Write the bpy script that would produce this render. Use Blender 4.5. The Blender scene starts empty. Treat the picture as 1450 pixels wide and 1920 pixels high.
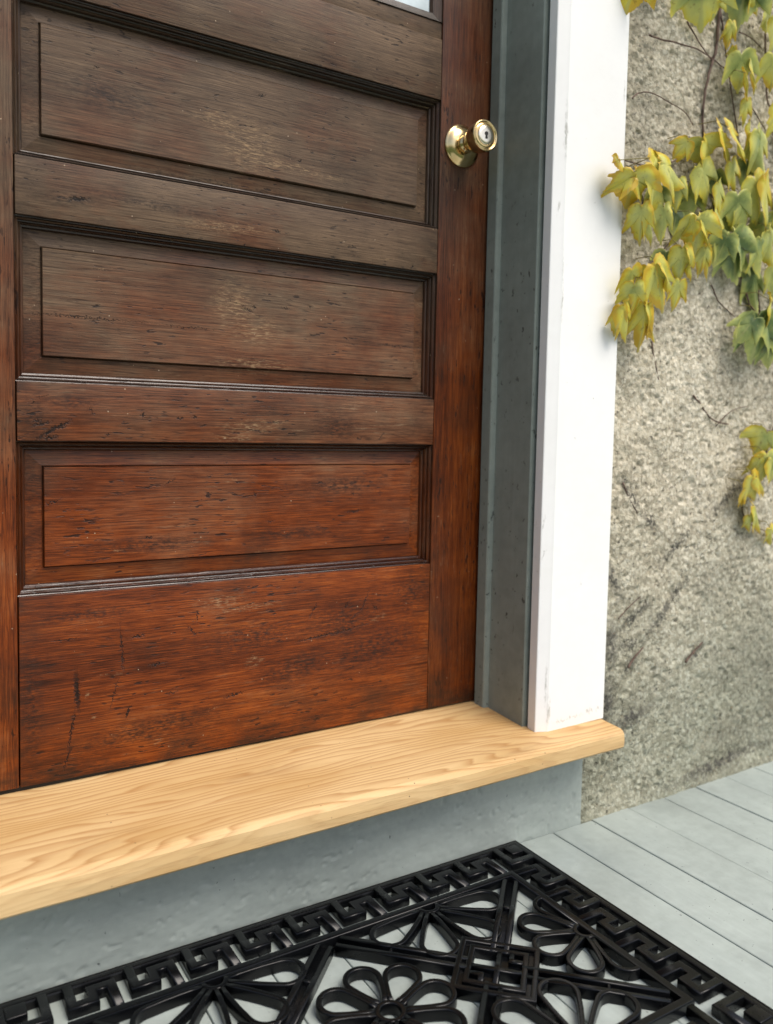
import bpy, bmesh, math, random
import numpy as np
from mathutils import Vector, Matrix

SC = bpy.context.scene
random.seed(7)
RNG = np.random.default_rng(11)
Z0 = 0.647                       # porch floor is z = 0; the lens is 0.647 m above it

# ------------------------------------------------------------------ camera
cam_d = bpy.data.cameras.new('camera')
cam_d.sensor_fit = 'VERTICAL'; cam_d.sensor_height = 24.0; cam_d.sensor_width = 18.12
cam_d.lens = 19.3157
cam_d.shift_y = -0.02634
cam_d.clip_start = 0.02; cam_d.clip_end = 2000
cam = bpy.data.objects.new('camera', cam_d); SC.collection.objects.link(cam)
RGT = Vector((0.85098604, -0.52482013, 0.01966181))
UPV = Vector((0.01774010, 0.06614121, 0.99765256))
FWD = Vector((0.52488861, 0.84863960, -0.06559561))
M3 = Matrix((RGT, UPV, -FWD)).transposed()
CAM = Vector((-0.0097, -1.1, Z0+0.0107))
cam.matrix_world = Matrix.Translation(CAM) @ M3.to_4x4()
cam_d.dof.use_dof = True
cam_d.dof.focus_distance = 1.12
cam_d.dof.aperture_fstop = 2.2
SC.camera = cam

# ------------------------------------------------------------------ light
SUN_EL, SUN_AZ = math.radians(57), math.radians(18)   # azimuth: to the right of straight out from the wall
sund = Vector((math.sin(SUN_AZ)*math.cos(SUN_EL), -math.cos(SUN_AZ)*math.cos(SUN_EL), math.sin(SUN_EL)))
W = bpy.data.worlds.new('World'); SC.world = W; W.use_nodes = True
nt = W.node_tree; nt.nodes.clear()
wo = nt.nodes.new('ShaderNodeOutputWorld'); bg = nt.nodes.new('ShaderNodeBackground'); sk = nt.nodes.new('ShaderNodeTexSky')
sk.sky_type = 'NISHITA'; sk.sun_disc = False
sk.sun_elevation = SUN_EL
sk.sun_rotation = math.atan2(sund.x, sund.y)
sk.air_density = 1.0; sk.dust_density = 4.0; sk.ozone_density = 0.6
bg.inputs['Strength'].default_value = 0.11
nt.links.new(sk.outputs[0], bg.inputs['Color']); nt.links.new(bg.outputs[0], wo.inputs['Surface'])
sl = bpy.data.lights.new('sun', 'SUN'); sl.energy = 1.5; sl.angle = math.radians(34); sl.color = (1.0, 0.96, 0.90)
so = bpy.data.objects.new('sun', sl); SC.collection.objects.link(so)
so.rotation_euler = sund.to_track_quat('Z', 'Y').to_euler(); so.location = (1, -3, 4)
SC.view_settings.view_transform = 'Standard'; SC.view_settings.look = 'None'
SC.view_settings.exposure = 0.78; SC.view_settings.gamma = 1.0
SC.view_settings.use_curve_mapping = False

# ------------------------------------------------------------------ object helpers
def tag(o, label=None, cat=None, group=None, kind=None):
    if label: o['label'] = label
    if cat: o['category'] = cat
    if group: o['group'] = group
    if kind: o['kind'] = kind
    return o

def empty(name, loc, **kw):
    o = bpy.data.objects.new(name, None); SC.collection.objects.link(o)
    o.location = loc; o.empty_display_size = 0.05
    return tag(o, **kw)

def wloc(o):
    v = Vector((0, 0, 0))
    while o is not None:
        v += o.location; o = o.parent
    return v

class MB:
    """collects vertices and faces in world coordinates"""
    def __init__(s): s.v = []; s.f = []; s.sm = []
    def add(s, vs, fs, smooth=False):
        b = len(s.v); s.v.extend([tuple(v) for v in vs])
        for f in fs: s.f.append(tuple(i + b for i in f)); s.sm.append(smooth)
    def build(s, name, mat, parent=None, label=None):
        me = bpy.data.meshes.new(name); me.from_pydata(s.v, [], s.f); me.update()
        if any(s.sm): me.polygons.foreach_set('use_smooth', s.sm)
        if mat: me.materials.append(mat)
        o = bpy.data.objects.new(name, me); SC.collection.objects.link(o)
        if parent is not None:
            o.parent = parent; o.location = -wloc(parent)
        if label: o['label'] = label
        return o
    def box(s, x0, x1, y0, y1, z0, z1, b=0.0):
        if b <= 0:
            vs = [(x, y, z) for x in (x0, x1) for y in (y0, y1) for z in (z0, z1)]
            s.add(vs, [(0, 1, 3, 2), (4, 6, 7, 5), (0, 4, 5, 1), (2, 3, 7, 6), (0, 2, 6, 4), (1, 5, 7, 3)]); return
        bm = bmesh.new(); bmesh.ops.create_cube(bm, size=1)
        for v in bm.verts:
            v.co = Vector(((x0+x1)/2 + v.co.x*(x1-x0), (y0+y1)/2 + v.co.y*(y1-y0), (z0+z1)/2 + v.co.z*(z1-z0)))
        bmesh.ops.bevel(bm, geom=bm.edges[:], offset=b, segments=2, affect='EDGES', profile=0.6)
        bm.verts.index_update()
        s.add([v.co for v in bm.verts], [[v.index for v in f.verts] for f in bm.faces], True)
        bm.free()
    def extrude(s, prof, axis, a, b, smooth=False):
        """closed profile in the two other axes, swept along axis from a to b"""
        n = len(prof)
        def P(p, t):
            if axis == 'x': return (t, p[0], p[1])
            if axis == 'z': return (p[0], p[1], t)
            return (p[0], t, p[1])
        vs = [P(p, a) for p in prof] + [P(p, b) for p in prof]
        fs = [(i, (i+1) % n, (i+1) % n + n, i + n) for i in range(n)]
        fs += [tuple(range(n))[::-1], tuple(range(n, 2*n))]
        s.add(vs, fs, smooth)
    def tube(s, pts, rad, n=6, cap=True):
        pts = [Vector(p) for p in pts]; rr = rad if isinstance(rad, (list, tuple)) else [rad]*len(pts)
        vs = []; fs = []
        for i, p in enumerate(pts):
            t = (pts[min(i+1, len(pts)-1)] - pts[max(i-1, 0)]).normalized()
            u = t.cross(Vector((0.13, 1, 0.07))).normalized(); w = t.cross(u)
            for k in range(n):
                a = 2*math.pi*k/n
                vs.append(p + (u*math.cos(a) + w*math.sin(a))*rr[i])
        for i in range(len(pts)-1):
            for k in range(n):
                fs.append((i*n+k, i*n+(k+1) % n, (i+1)*n+(k+1) % n, (i+1)*n+k))
        if cap:
            fs.append(tuple(range(n))[::-1]); fs.append(tuple(range((len(pts)-1)*n, len(pts)*n)))
        s.add(vs, fs, True)
    def grid(s, xs, zs, yfun, smooth=True):
        """sheet over x,z with y from an array [len(xs), len(zs)]"""
        nx, nz = len(xs), len(zs)
        vs = [(xs[i], yfun[i][j], zs[j]) for i in range(nx) for j in range(nz)]
        fs = [(i*nz+j, (i+1)*nz+j, (i+1)*nz+j+1, i*nz+j+1) for i in range(nx-1) for j in range(nz-1)]
        s.add(vs, fs, smooth)

def vnoise(X, Y, seed):
    """value noise on arrays"""
    r = np.random.default_rng(seed); T = r.random((256, 256))
    xi = np.floor(X).astype(int); yi = np.floor(Y).astype(int)
    xf = X-xi; yf = Y-yi; xf = xf*xf*(3-2*xf); yf = yf*yf*(3-2*yf)
    g = lambda a, b: T[a % 256, b % 256]
    return (g(xi, yi)*(1-xf)+g(xi+1, yi)*xf)*(1-yf) + (g(xi, yi+1)*(1-xf)+g(xi+1, yi+1)*xf)*yf

# ------------------------------------------------------------------ material helpers
class Mat:
    def __init__(s, name):
        s.m = bpy.data.materials.new(name); s.m.use_nodes = True
        s.t = s.m.node_tree; s.t.nodes.clear()
        s.out = s.t.nodes.new('ShaderNodeOutputMaterial'); s.b = s.t.nodes.new('ShaderNodeBsdfPrincipled')
        s.t.links.new(s.b.outputs[0], s.out.inputs['Surface'])
        s._co = None
    def n(s, typ, **kw):
        nd = s.t.nodes.new(typ)
        for k, v in kw.items(): setattr(nd, k, v)
        return nd
    def set(s, sock, v):
        if isinstance(v, bpy.types.NodeSocket): s.t.links.new(v, sock)
        elif v is not None:
            if sock.type == 'RGBA' and len(v) == 3: v = (*v, 1)
            sock.default_value = v
    @property
    def co(s):
        if s._co is None: s._co = s.n('ShaderNodeTexCoord').outputs['Object']
        return s._co
    def map(s, scale=(1, 1, 1), loc=(0, 0, 0), rot=(0, 0, 0), vec=None, typ='POINT'):
        m = s.n('ShaderNodeMapping', vector_type=typ)
        s.set(m.inputs['Vector'], vec or s.co)
        m.inputs['Scale'].default_value = scale; m.inputs['Location'].default_value = loc; m.inputs['Rotation'].default_value = rot
        return m.outputs[0]
    def noise(s, vec, scale=1, detail=3, rough=0.55, dist=0.0):
        t = s.n('ShaderNodeTexNoise'); s.set(t.inputs['Vector'], vec)
        t.inputs['Scale'].default_value = scale; t.inputs['Detail'].default_value = detail
        t.inputs['Roughness'].default_value = rough; t.inputs['Distortion'].default_value = dist
        return t.outputs['Fac']
    def voro(s, vec, scale, feature='F1', out='Distance', rnd=1.0):
        t = s.n('ShaderNodeTexVoronoi', feature=feature); s.set(t.inputs['Vector'], vec)
        t.inputs['Scale'].default_value = scale; t.inputs['Randomness'].default_value = rnd
        return t.outputs[out]
    def ramp(s, fac, stops, interp='LINEAR'):
        r = s.n('ShaderNodeValToRGB'); s.set(r.inputs[0], fac); cr = r.color_ramp; cr.interpolation = interp
        while len(cr.elements) < len(stops): cr.elements.new(0.5)
        for e, (p, c) in zip(cr.elements, stops):
            e.position = p; e.color = (*c, 1) if len(c) == 3 else c
        return r.outputs[0]
    def rng(s, v, a, b, c=0.0, d=1.0, smooth=False):
        r = s.n('ShaderNodeMapRange'); r.clamp = True
        if smooth: r.interpolation_type = 'SMOOTHSTEP'
        s.set(r.inputs[0], v)
        for i, x in zip((1, 2, 3, 4), (a, b, c, d)): r.inputs[i].default_value = x
        return r.outputs[0]
    def math(s, op, a, b=None, clamp=False):
        m = s.n('ShaderNodeMath', operation=op); m.use_clamp = clamp
        s.set(m.inputs[0], a)
        if b is not None: s.set(m.inputs[1], b)
        return m.outputs[0]
    def mix(s, fac, a, b, blend='MIX'):
        m = s.n('ShaderNodeMix', data_type='RGBA', blend_type=blend)
        s.set(m.inputs[0], fac); s.set(m.inputs[6], a); s.set(m.inputs[7], b)
        return m.outputs[2]
    def sep(s, vec=None):
        x = s.n('ShaderNodeSeparateXYZ'); s.set(x.inputs[0], vec or s.co); return x.outputs
    def mark(s, x, z, L, Wd, ang=0.0, y=0.0, soft=0.5, vec=None):
        """worn spot: an ellipse of half length L and half width Wd lying on the door face"""
        v = s.map(scale=(L, 10, Wd), loc=(x, y, z), rot=(0, -math.radians(ang), 0), typ='TEXTURE', vec=vec)
        l = s.n('ShaderNodeVectorMath', operation='LENGTH'); s.set(l.inputs[0], v)
        return s.rng(l.outputs['Value'], soft, 1.0, 1.0, 0.0)
    def any(s, marks):
        r = marks[0]
        for m in marks[1:]: r = s.math('MAXIMUM', r, m)
        return r
    def bump(s, h, strength=0.3, dist=0.001, normal=None):
        b = s.n('ShaderNodeBump'); b.inputs['Strength'].default_value = strength; b.inputs['Distance'].default_value = dist
        s.set(b.inputs['Height'], h)
        if normal is not None: s.set(b.inputs['Normal'], normal)
        s.t.links.new(b.outputs[0], s.b.inputs['Normal']); return b.outputs[0]
    def done(s, color=None, rough=None, spec=None, metal=None, **kw):
        if color is not None: s.set(s.b.inputs['Base Color'], color)
        if rough is not None: s.set(s.b.inputs['Roughness'], rough)
        if spec is not None: s.set(s.b.inputs['Specular IOR Level'], spec)
        if metal is not None: s.set(s.b.inputs['Metallic'], metal)
        for k, v in kw.items(): s.set(s.b.inputs[k.replace('_', ' ')], v)
        return s.m

def door_wood(name, vertical=False, seed=0.0, greying=0.0, marks=None, dark=1.0, gloss=0.0):
    """old varnished fir: grain along the piece, greyer the higher it is, from weathering and painted-in sky sheen"""
    k = Mat(name)
    off = (seed*3.1, seed*1.7, seed*2.3)
    if vertical:
        fine = k.map((620, 620, 22), off); mid = k.map((150, 150, 6), off); brd = k.map((20, 20, 1.8), off)
    else:
        fine = k.map((22, 620, 620), off); mid = k.map((6, 150, 150), off); brd = k.map((1.8, 20, 20), off)
    warp = k.noise(k.map((6, 6, 6), off), 1, 2)
    nf = k.noise(fine, 1, 4, 0.7); nm = k.noise(mid, 1, 5, 0.68, 0.3); nb = k.noise(brd, 1, 3, 0.55, 0.3)
    blotch = k.noise(k.map((7, 7, 9), off), 1, 5, 0.62)
    z = k.sep()[2]
    w0 = k.rng(z, 0.40, 0.98, 0.0, 1.0)  # grey rises with height: weathering, plus sky sheen put into the colour
    w = k.math('ADD', w0, k.math('MULTIPLY', k.math('SUBTRACT', blotch, 0.5), 1.7))
    w = k.math('ADD', w, k.math('MULTIPLY', k.math('SUBTRACT', nm, 0.5), 0.5))
    w = k.math('ADD', w, greying - 0.04, clamp=True)
    g = k.math('ADD', k.math('MULTIPLY', nf, 0.42), k.math('ADD', k.math('MULTIPLY', nm, 0.14), k.math('ADD', k.math('MULTIPLY', nb, 0.20), k.math('MULTIPLY', blotch, 0.24))))
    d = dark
    sp3 = k.sep()
    gl = k.math('ADD', k.math('MULTIPLY', sp3[0] if vertical else sp3[2], 270.0), k.math('ADD', k.math('MULTIPLY', nb, 16.0), k.math('MULTIPLY', nm, 1.1)))
    ringv = k.math('PINGPONG', gl, 0.5)
    line = k.math('MULTIPLY', k.rng(ringv, 0.16, 0.02), k.rng(blotch, 0.36, 0.62, 0.25, 1.0))
    g = k.math('SUBTRACT', g, k.math('MULTIPLY', line, 0.07))
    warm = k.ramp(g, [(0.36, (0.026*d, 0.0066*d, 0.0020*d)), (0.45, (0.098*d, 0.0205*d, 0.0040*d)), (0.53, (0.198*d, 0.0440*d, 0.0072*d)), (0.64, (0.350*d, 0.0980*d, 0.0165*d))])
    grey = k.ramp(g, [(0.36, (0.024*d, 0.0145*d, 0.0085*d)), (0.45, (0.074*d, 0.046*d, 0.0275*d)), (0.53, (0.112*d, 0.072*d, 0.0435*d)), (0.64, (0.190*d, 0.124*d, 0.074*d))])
    c = k.mix(w, warm, grey)
    # dry open-grain flecks, dark dents, pale nicks
    fl = k.map((28, 300, 300) if not vertical else (300, 300, 28), off)
    flk = k.math('MULTIPLY', k.rng(k.noise(fl, 1, 3, 0.7), 0.60, 0.72), k.rng(blotch, 0.46, 0.66))
    c = k.mix(k.math('MULTIPLY', flk, 0.55), c, (0.27, 0.19, 0.115))
    dp = k.map((55, 200, 250) if not vertical else (250, 200, 55), off)
    pit = k.math('MULTIPLY', k.rng(k.noise(dp, 1, 2, 0.5), 0.635, 0.675), k.rng(k.noise(k.map((11, 11, 11), off), 1, 3), 0.40, 0.60))
    c = k.mix(k.math('MULTIPLY', pit, 0.85), c, (0.010, 0.006, 0.005))
    sp = k.voro(k.map((62, 62, 62), off), 1.0)
    nick = k.math('MULTIPLY', k.rng(sp, 0.035, 0.06, 1.0, 0.0), k.rng(k.noise(k.map((40, 40, 40), off), 1, 0), 0.52, 0.56))
    c = k.mix(nick, c, (0.42, 0.32, 0.22))
    ex = k.rng(k.math('ABSOLUTE', k.math('SUBTRACT', sp3[0], (0.447 if not vertical else 0.0))), 0.25, 0.315) if not vertical else None
    foot = k.rng(sp3[2], 0.30, 0.205)
    ed = k.math('MAXIMUM', foot, ex) if ex is not None else foot
    grime = k.math('MULTIPLY', k.math('MULTIPLY', ed, k.rng(k.noise(k.map((16, 16, 40), off), 1, 6, 0.72), 0.40, 0.62)), 0.75)
    c = k.mix(grime, c, (0.020, 0.014, 0.010))
    dirt = k.rng(k.noise(k.map((5, 5, 5), (off[0]+3, off[1], off[2])), 1, 6, 0.7), 0.52, 0.74)
    c = k.mix(k.math('MULTIPLY', dirt, 0.55), c, (0.022, 0.018, 0.012))
    h = k.math('ADD', k.math('MULTIPLY', nf, 0.6), k.math('MULTIPLY', nm, 0.4))
    h = k.math('SUBTRACT', h, k.math('MULTIPLY', pit, 0.8))
    if marks:
        wv = k.n('ShaderNodeVectorMath', operation='ADD'); k.set(wv.inputs[0], k.co)
        nz = k.n('ShaderNodeTexNoise'); k.set(nz.inputs['Vector'], k.map((60, 60, 60))); nz.inputs['Detail'].default_value = 3
        sb = k.n('ShaderNodeVectorMath', operation='MULTIPLY_ADD'); k.set(sb.inputs[0], nz.outputs['Color'])
        sb.inputs[1].default_value = (0.012, 0, 0.012); sb.inputs[2].default_value = (-0.006, 0, -0.006)
        k.t.links.new(sb.outputs[0], wv.inputs[1]); vec = wv.outputs[0]
        scuff, gouge, pale = marks
        if scuff:
            a = k.any([k.mark(*q, vec=vec, soft=0.15) for q in scuff])
            brk = k.rng(k.noise(k.map((120, 120, 330)), 1, 3, 0.7), 0.42, 0.60)
            c = k.mix(k.math('MULTIPLY', k.math('MULTIPLY', a, brk), 0.8), c, (0.016, 0.011, 0.009))
        if gouge:
            a = k.any([k.mark(*q, vec=vec, soft=0.35) for q in gouge])
            c = k.mix(k.math('MULTIPLY', a, 0.95), c, (0.009, 0.006, 0.005)); h = k.math('SUBTRACT', h, k.math('MULTIPLY', a, 2.5))
        if pale:
            a = k.any([k.mark(*q, vec=vec, soft=0.05) for q in pale])
            brk = k.rng(k.noise(k.map((90, 90, 520)), 1, 4, 0.75), 0.49, 0.62)
            c = k.mix(k.math('MULTIPLY', k.math('MULTIPLY', a, brk), 0.75), c, (0.34, 0.225, 0.12))
    k.bump(k.math('SUBTRACT', h, k.math('MULTIPLY', line, 0.25)), 0.55, 0.0006)
    r = k.math('ADD', k.rng(w, 0, 1, 0.36-gloss, 0.50-gloss), k.math('MULTIPLY', k.math('SUBTRACT', nm, 0.5), 0.25))
    return k.done(c, r, 0.22+gloss*1.6)

def paint(name, col, rough=0.45, brush=None, var=0.12, chips=0.0, chipcol=(0.05, 0.05, 0.05), bumps=0.25, stain=None, marks=None):
    k = Mat(name)
    big = k.noise(k.map((4, 4, 4)), 1, 5, 0.6); sm = k.noise(k.map((60, 60, 60)), 1, 4, 0.6)
    f = k.math('ADD', k.math('MULTIPLY', big, 0.7), k.math('MULTIPLY', sm, 0.3))
    lo = tuple(c*(1-var*1.6) for c in col); hi = tuple(min(0.86, c*(1+var)) for c in col)
    c = k.ramp(f, [(0.32, lo), (0.52, col), (0.7, hi)])
    h = sm
    if brush:
        br = k.noise(k.map(brush), 1, 4, 0.65); h = k.math('ADD', k.math('MULTIPLY', br, 0.7), k.math('MULTIPLY', sm, 0.3))
        c = k.mix(k.math('MULTIPLY', k.rng(br, 0.35, 0.7, 1, 0), 0.25), c, tuple(x*0.72 for x in col))
    if chips != 0:
        cv = k.rng(k.noise(k.map((120, 120, 75)), 1, 3, 0.6), 0.70-chips*0.1, 0.74-chips*0.1)
        cv = k.math('MULTIPLY', cv, k.rng(big, 0.42, 0.55))
        c = k.mix(k.math('MULTIPLY', cv, 0.9), c, chipcol); h = k.math('SUBTRACT', h, k.math('MULTIPLY', cv, 0.6))
    if stain:
        st = k.rng(k.noise(k.map((3, 3, 6)), 1, 6, 0.7), 0.5, 0.75)
        c = k.mix(k.math('MULTIPLY', st, 0.35), c, stain)
    if marks:
        nz = k.n('ShaderNodeTexNoise'); k.set(nz.inputs['Vector'], k.map((70, 70, 25))); nz.inputs['Detail'].default_value = 4
        wv = k.n('ShaderNodeVectorMath', operation='MULTIPLY_ADD'); k.set(wv.inputs[0], nz.outputs['Color']); wv.inputs[1].default_value = (0.008, 0, 0.02); k.set(wv.inputs[2], k.co)
        a = k.any([k.mark(x+0.004, z+0.01, L, w_, ang, -0.15, 0.0, wv.outputs[0]) for x, z, L, w_, ang in marks])
        c = k.mix(k.math('MULTIPLY', k.math('MULTIPLY', a, k.rng(k.noise(k.map((150, 150, 60)), 1, 4, 0.7), 0.40, 0.58)), 0.9), c, chipcol)
    k.bump(h, bumps, 0.0012)
    return k.done(c, rough, 0.4)

# ------------------------------------------------------------------ materials
def sill_mat():
    k = Mat('oiled_oak')
    nz = k.noise(k.map((1.5, 9, 9), (0.3, 0, 0)), 1, 3, 0.5)
    nz2 = k.noise(k.map((5, 26, 26)), 1, 3, 0.5)
    s = k.sep(); yy = k.math('ADD', s[1], k.math('MULTIPLY', s[2], 0.7))
    ph = k.math('ADD', k.math('MULTIPLY', yy, 95.0), k.math('ADD', k.math('MULTIPLY', nz, 16.0), k.math('MULTIPLY', nz2, 1.8)))
    fr = k.math('FRACT', ph)
    ring = k.ramp(fr, [(0.0, (0.30, 0.30, 0.30)), (0.12, (0.95, 0.95, 0.95)), (0.55, (0.8, 0.8, 0.8)), (0.86, (0.35, 0.35, 0.35)), (0.97, (0.10, 0.10, 0.10)), (1.0, (0.30, 0.30, 0.30))])
    fine = k.noise(k.map((14, 520, 520)), 1, 4, 0.65)
    pore = k.rng(fine, 0.56, 0.68)
    big = k.noise(k.map((3, 10, 10)), 1, 3)
    base = k.ramp(big, [(0.3, (0.50, 0.315, 0.125)), (0.6, (0.64, 0.455, 0.230))])
    geo = k.n('ShaderNodeNewGeometry'); up = k.sep(geo.outputs['Normal'])[2]
    flat = k.rng(up, 0.3, 0.8, 0.35, 1.0)                       # the nose shows the edge of the plank: straighter, fainter grain
    c = k.mix(k.math('MULTIPLY', k.math('MULTIPLY', k.math('SUBTRACT', 1.0, ring), 0.78), flat), base, (0.34, 0.160, 0.048))
    c = k.mix(k.math('MULTIPLY', pore, 0.42), c, (0.32, 0.155, 0.05))
    wear = k.rng(k.noise(k.map((9, 30, 30)), 1, 6, 0.7), 0.56, 0.74)
    c = k.mix(k.math('MULTIPLY', wear, 0.35), c, (0.33, 0.21, 0.105))
    grit = k.rng(k.voro(k.co, 70), 0.05, 0.09, 1.0, 0.0)
    c = k.mix(k.math('MULTIPLY', grit, k.math('MULTIPLY', k.rng(k.noise(k.map((8, 8, 8)), 1, 2), 0.55, 0.6), 0.8)), c, (0.06, 0.045, 0.03))
    k.bump(k.math('SUBTRACT', fine, k.math('MULTIPLY', ring, -0.2)), 0.35, 0.0006)
    return k.done(c, 0.55, 0.3)

def stucco_mat():
    k = Mat('pebbled_stucco')
    v1 = k.n('ShaderNodeTexVoronoi'); k.set(v1.inputs['Vector'], k.map((1, 1, 1))); v1.inputs['Scale'].default_value = 165
    v2 = k.voro(k.co, 330)
    n1 = k.noise(k.co, 150, 5, 0.7); nb = k.noise(k.co, 9, 5, 0.65); nbb = k.noise(k.map((2.2, 2.2, 2.2)), 1, 4, 0.6)
    cell = k.n('ShaderNodeSeparateColor'); k.set(cell.inputs[0], v1.outputs['Color'])
    patch = k.noise(k.map((5, 5, 3.4), (2, 0, 1)), 1, 5, 0.6)
    tone = k.math('ADD', k.math('MULTIPLY', cell.outputs[0], 0.35), k.math('ADD', k.math('MULTIPLY', n1, 0.35), k.math('MULTIPLY', patch, 0.45)))
    c = k.ramp(tone, [(0.28, (0.24, 0.215, 0.155)), (0.50, (0.44, 0.40, 0.30)), (0.66, (0.57, 0.525, 0.41)), (0.85, (0.70, 0.66, 0.54))])
    c = k.mix(k.math('MULTIPLY', k.rng(v1.outputs['Distance'], 0.45, 0.8), 0.35), c, (0.19, 0.17, 0.125))
    n0 = k.noise(k.co, 95, 4, 0.65)
    pit = k.math('MAXIMUM', k.math('MULTIPLY', k.rng(n1, 0.58, 0.65), k.rng(nb, 0.36, 0.60)), k.rng(n0, 0.61, 0.71))
    c = k.mix(k.math('MULTIPLY', pit, 0.80), c, (0.040, 0.034, 0.030))
    z = k.sep()[2]
    low_tint = k.math('ADD', k.rng(z, 0.62, 0.10), k.math('MULTIPLY', k.math('SUBTRACT', nbb, 0.5), 1.2), clamp=True)  # tint turns cooler and darker towards the bottom, broken by noise
    cool = k.mix(1.0, c, (0.56, 0.62, 0.61), 'MULTIPLY')
    c = k.mix(low_tint, c, cool)
    soil = k.math('MULTIPLY', k.rng(k.math('ADD', nbb, k.math('MULTIPLY', nb, 0.6)), 0.80, 1.06), 0.5)
    c = k.mix(soil, c, (0.16, 0.15, 0.115))
    wv = k.n('ShaderNodeVectorMath', operation='MULTIPLY_ADD'); nz = k.n('ShaderNodeTexNoise'); k.set(nz.inputs['Vector'], k.map((30, 30, 30))); nz.inputs['Detail'].default_value = 4
    k.set(wv.inputs[0], nz.outputs['Color']); wv.inputs[1].default_value = (0.05, 0, 0.05); k.set(wv.inputs[2], k.co)
    st = [k.mark(x+0.025, z+0.025, L, wd, a, -0.12, 0.0, wv.outputs[0]) for x, z, L, wd, a in ((1.21, 0.46, 0.075, 0.010, 40), (1.225, 0.381, 0.04, 0.011, 40), (1.178, 0.338, 0.06, 0.012, 45), (1.28, 0.258, 0.035, 0.009, 42), (1.106, 0.258, 0.03, 0.009, 33), (1.11, 0.344, 0.06, 0.011, 32), (1.085, 0.558, 0.06, 0.007, -48), (1.135, 0.51, 0.05, 0.008, -40), (1.11, 0.16, 0.08, 0.016, 15), (1.35, 0.545, 0.09, 0.013, 32), (1.054, 0.41, 0.05, 0.015, -62), (1.095, 0.293, 0.05, 0.010, 2), (1.37, 0.03, 0.22, 0.012, 5), (1.045, 0.20, 0.035, 0.06, 0), (1.05, 0.30, 0.03, 0.06, 0))]
    smudge = k.math('MULTIPLY', k.any(st), k.rng(n0, 0.30, 0.52))
    c = k.mix(k.math('MULTIPLY', smudge, 1.2, True), c, (0.075, 0.072, 0.062))
    rust = k.rng(k.voro(k.co, 75), 0.05, 0.10, 1.0, 0.0)
    c = k.mix(k.math('MULTIPLY', rust, 0.45), c, (0.36, 0.20, 0.07))
    h = k.math('SUBTRACT', k.math('ADD', k.math('MULTIPLY', n1, 0.5), k.math('MULTIPLY', v2, -0.7)), k.math('MULTIPLY', pit, 0.9))
    k.bump(h, 0.75, 0.002)
    return k.done(c, 0.95, 0.15)

def brass_mat():
    k = Mat('polished_brass')
    n = k.noise(k.map((30, 30, 30)), 1, 4); n2 = k.noise(k.map((220, 220, 220)), 1, 3)
    c = k.ramp(n, [(0.35, (0.50, 0.35, 0.15)), (0.6, (0.72, 0.56, 0.30))])
    r = k.math('ADD', k.rng(n, 0.4, 0.7, 0.10, 0.22), k.math('MULTIPLY', n2, 0.05))
    k.bump(n2, 0.04, 0.0004)
    return k.done(c, r, 0.5, 1.0)

def rubber_mat():
    k = Mat('black_rubber')
    n = k.noise(k.map((90, 90, 90)), 1, 4); d = k.noise(k.map((14, 14, 14)), 1, 5, 0.7)
    c = k.ramp(d, [(0.4, (0.0024, 0.0027, 0.0033)), (0.8, (0.0055, 0.0060, 0.0066))])
    k.bump(n, 0.2, 0.0006)
    return k.done(c, k.rng(d, 0.3, 0.75, 0.20, 0.32), 0.26)

def leaf_mat():
    k = Mat('ivy_leaf')
    a = k.n('ShaderNodeAttribute'); a.attribute_name = 'leafdata'
    s = k.n('ShaderNodeSeparateColor'); k.set(s.inputs[0], a.outputs['Color'])
    edge, vein, tone = s.outputs[0], s.outputs[1], s.outputs[2]
    n = k.noise(k.map((45, 45, 45)), 1, 4, 0.6); n2 = k.noise(k.map((22, 22, 22)), 1, 4)
    t = k.math('ADD', tone, k.math('MULTIPLY', k.math('SUBTRACT', n2, 0.5), 1.3))
    t = k.math('ADD', t, k.math('MULTIPLY', k.math('SUBTRACT', 0.55, edge), 0.30))
    t = k.math('SUBTRACT', t, k.math('MULTIPLY', k.math('POWER', edge, 5.0), 0.30), clamp=True)
    c = k.ramp(t, [(0.0, (0.60, 0.40, 0.030)), (0.16, (0.64, 0.56, 0.065)), (0.42, (0.58, 0.58, 0.16)), (0.74, (0.33, 0.39, 0.115)), (1.0, (0.10, 0.155, 0.05))])
    c = k.mix(k.math('MULTIPLY', k.rng(vein, 0.72, 0.98), 0.5), c, (0.42, 0.42, 0.16))
    sp = k.math('MULTIPLY', k.rng(k.noise(k.map((130, 130, 130)), 1, 3, 0.6), 0.62, 0.72), 0.5)
    c = k.mix(sp, c, (0.20, 0.12, 0.02))
    k.bump(k.math('ADD', n, k.math('MULTIPLY', vein, -0.5)), 0.35, 0.0012)
    b = k.b
    m = k.done(c, k.rng(n, 0.3, 0.7, 0.28, 0.46), 0.6)
    tr = k.n('ShaderNodeBsdfTranslucent'); k.set(tr.inputs['Color'], c)
    mx = k.n('ShaderNodeMixShader'); mx.inputs[0].default_value = 0.16
    k.t.links.new(b.outputs[0], mx.inputs[1]); k.t.links.new(tr.outputs[0], mx.inputs[2]); k.t.links.new(mx.outputs[0], k.out.inputs['Surface'])
    return m

def stem_mat():
    k = Mat('vine_bark')
    n = k.noise(k.map((160, 160, 60)), 1, 4)
    c = k.ramp(n, [(0.35, (0.055, 0.035, 0.026)), (0.65, (0.17, 0.115, 0.09))]); k.bump(n, 0.4, 0.0008)
    return k.done(c, 0.75, 0.25)

def simple(name, col, rough=0.6, **kw):
    k = Mat(name); n = k.noise(k.map((25, 25, 25)), 1, 4)
    c = k.ramp(n, [(0.3, tuple(x*0.8 for x in col)), (0.7, tuple(min(1, x*1.1) for x in col))])
    return k.done(c, rough, **kw)

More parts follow.
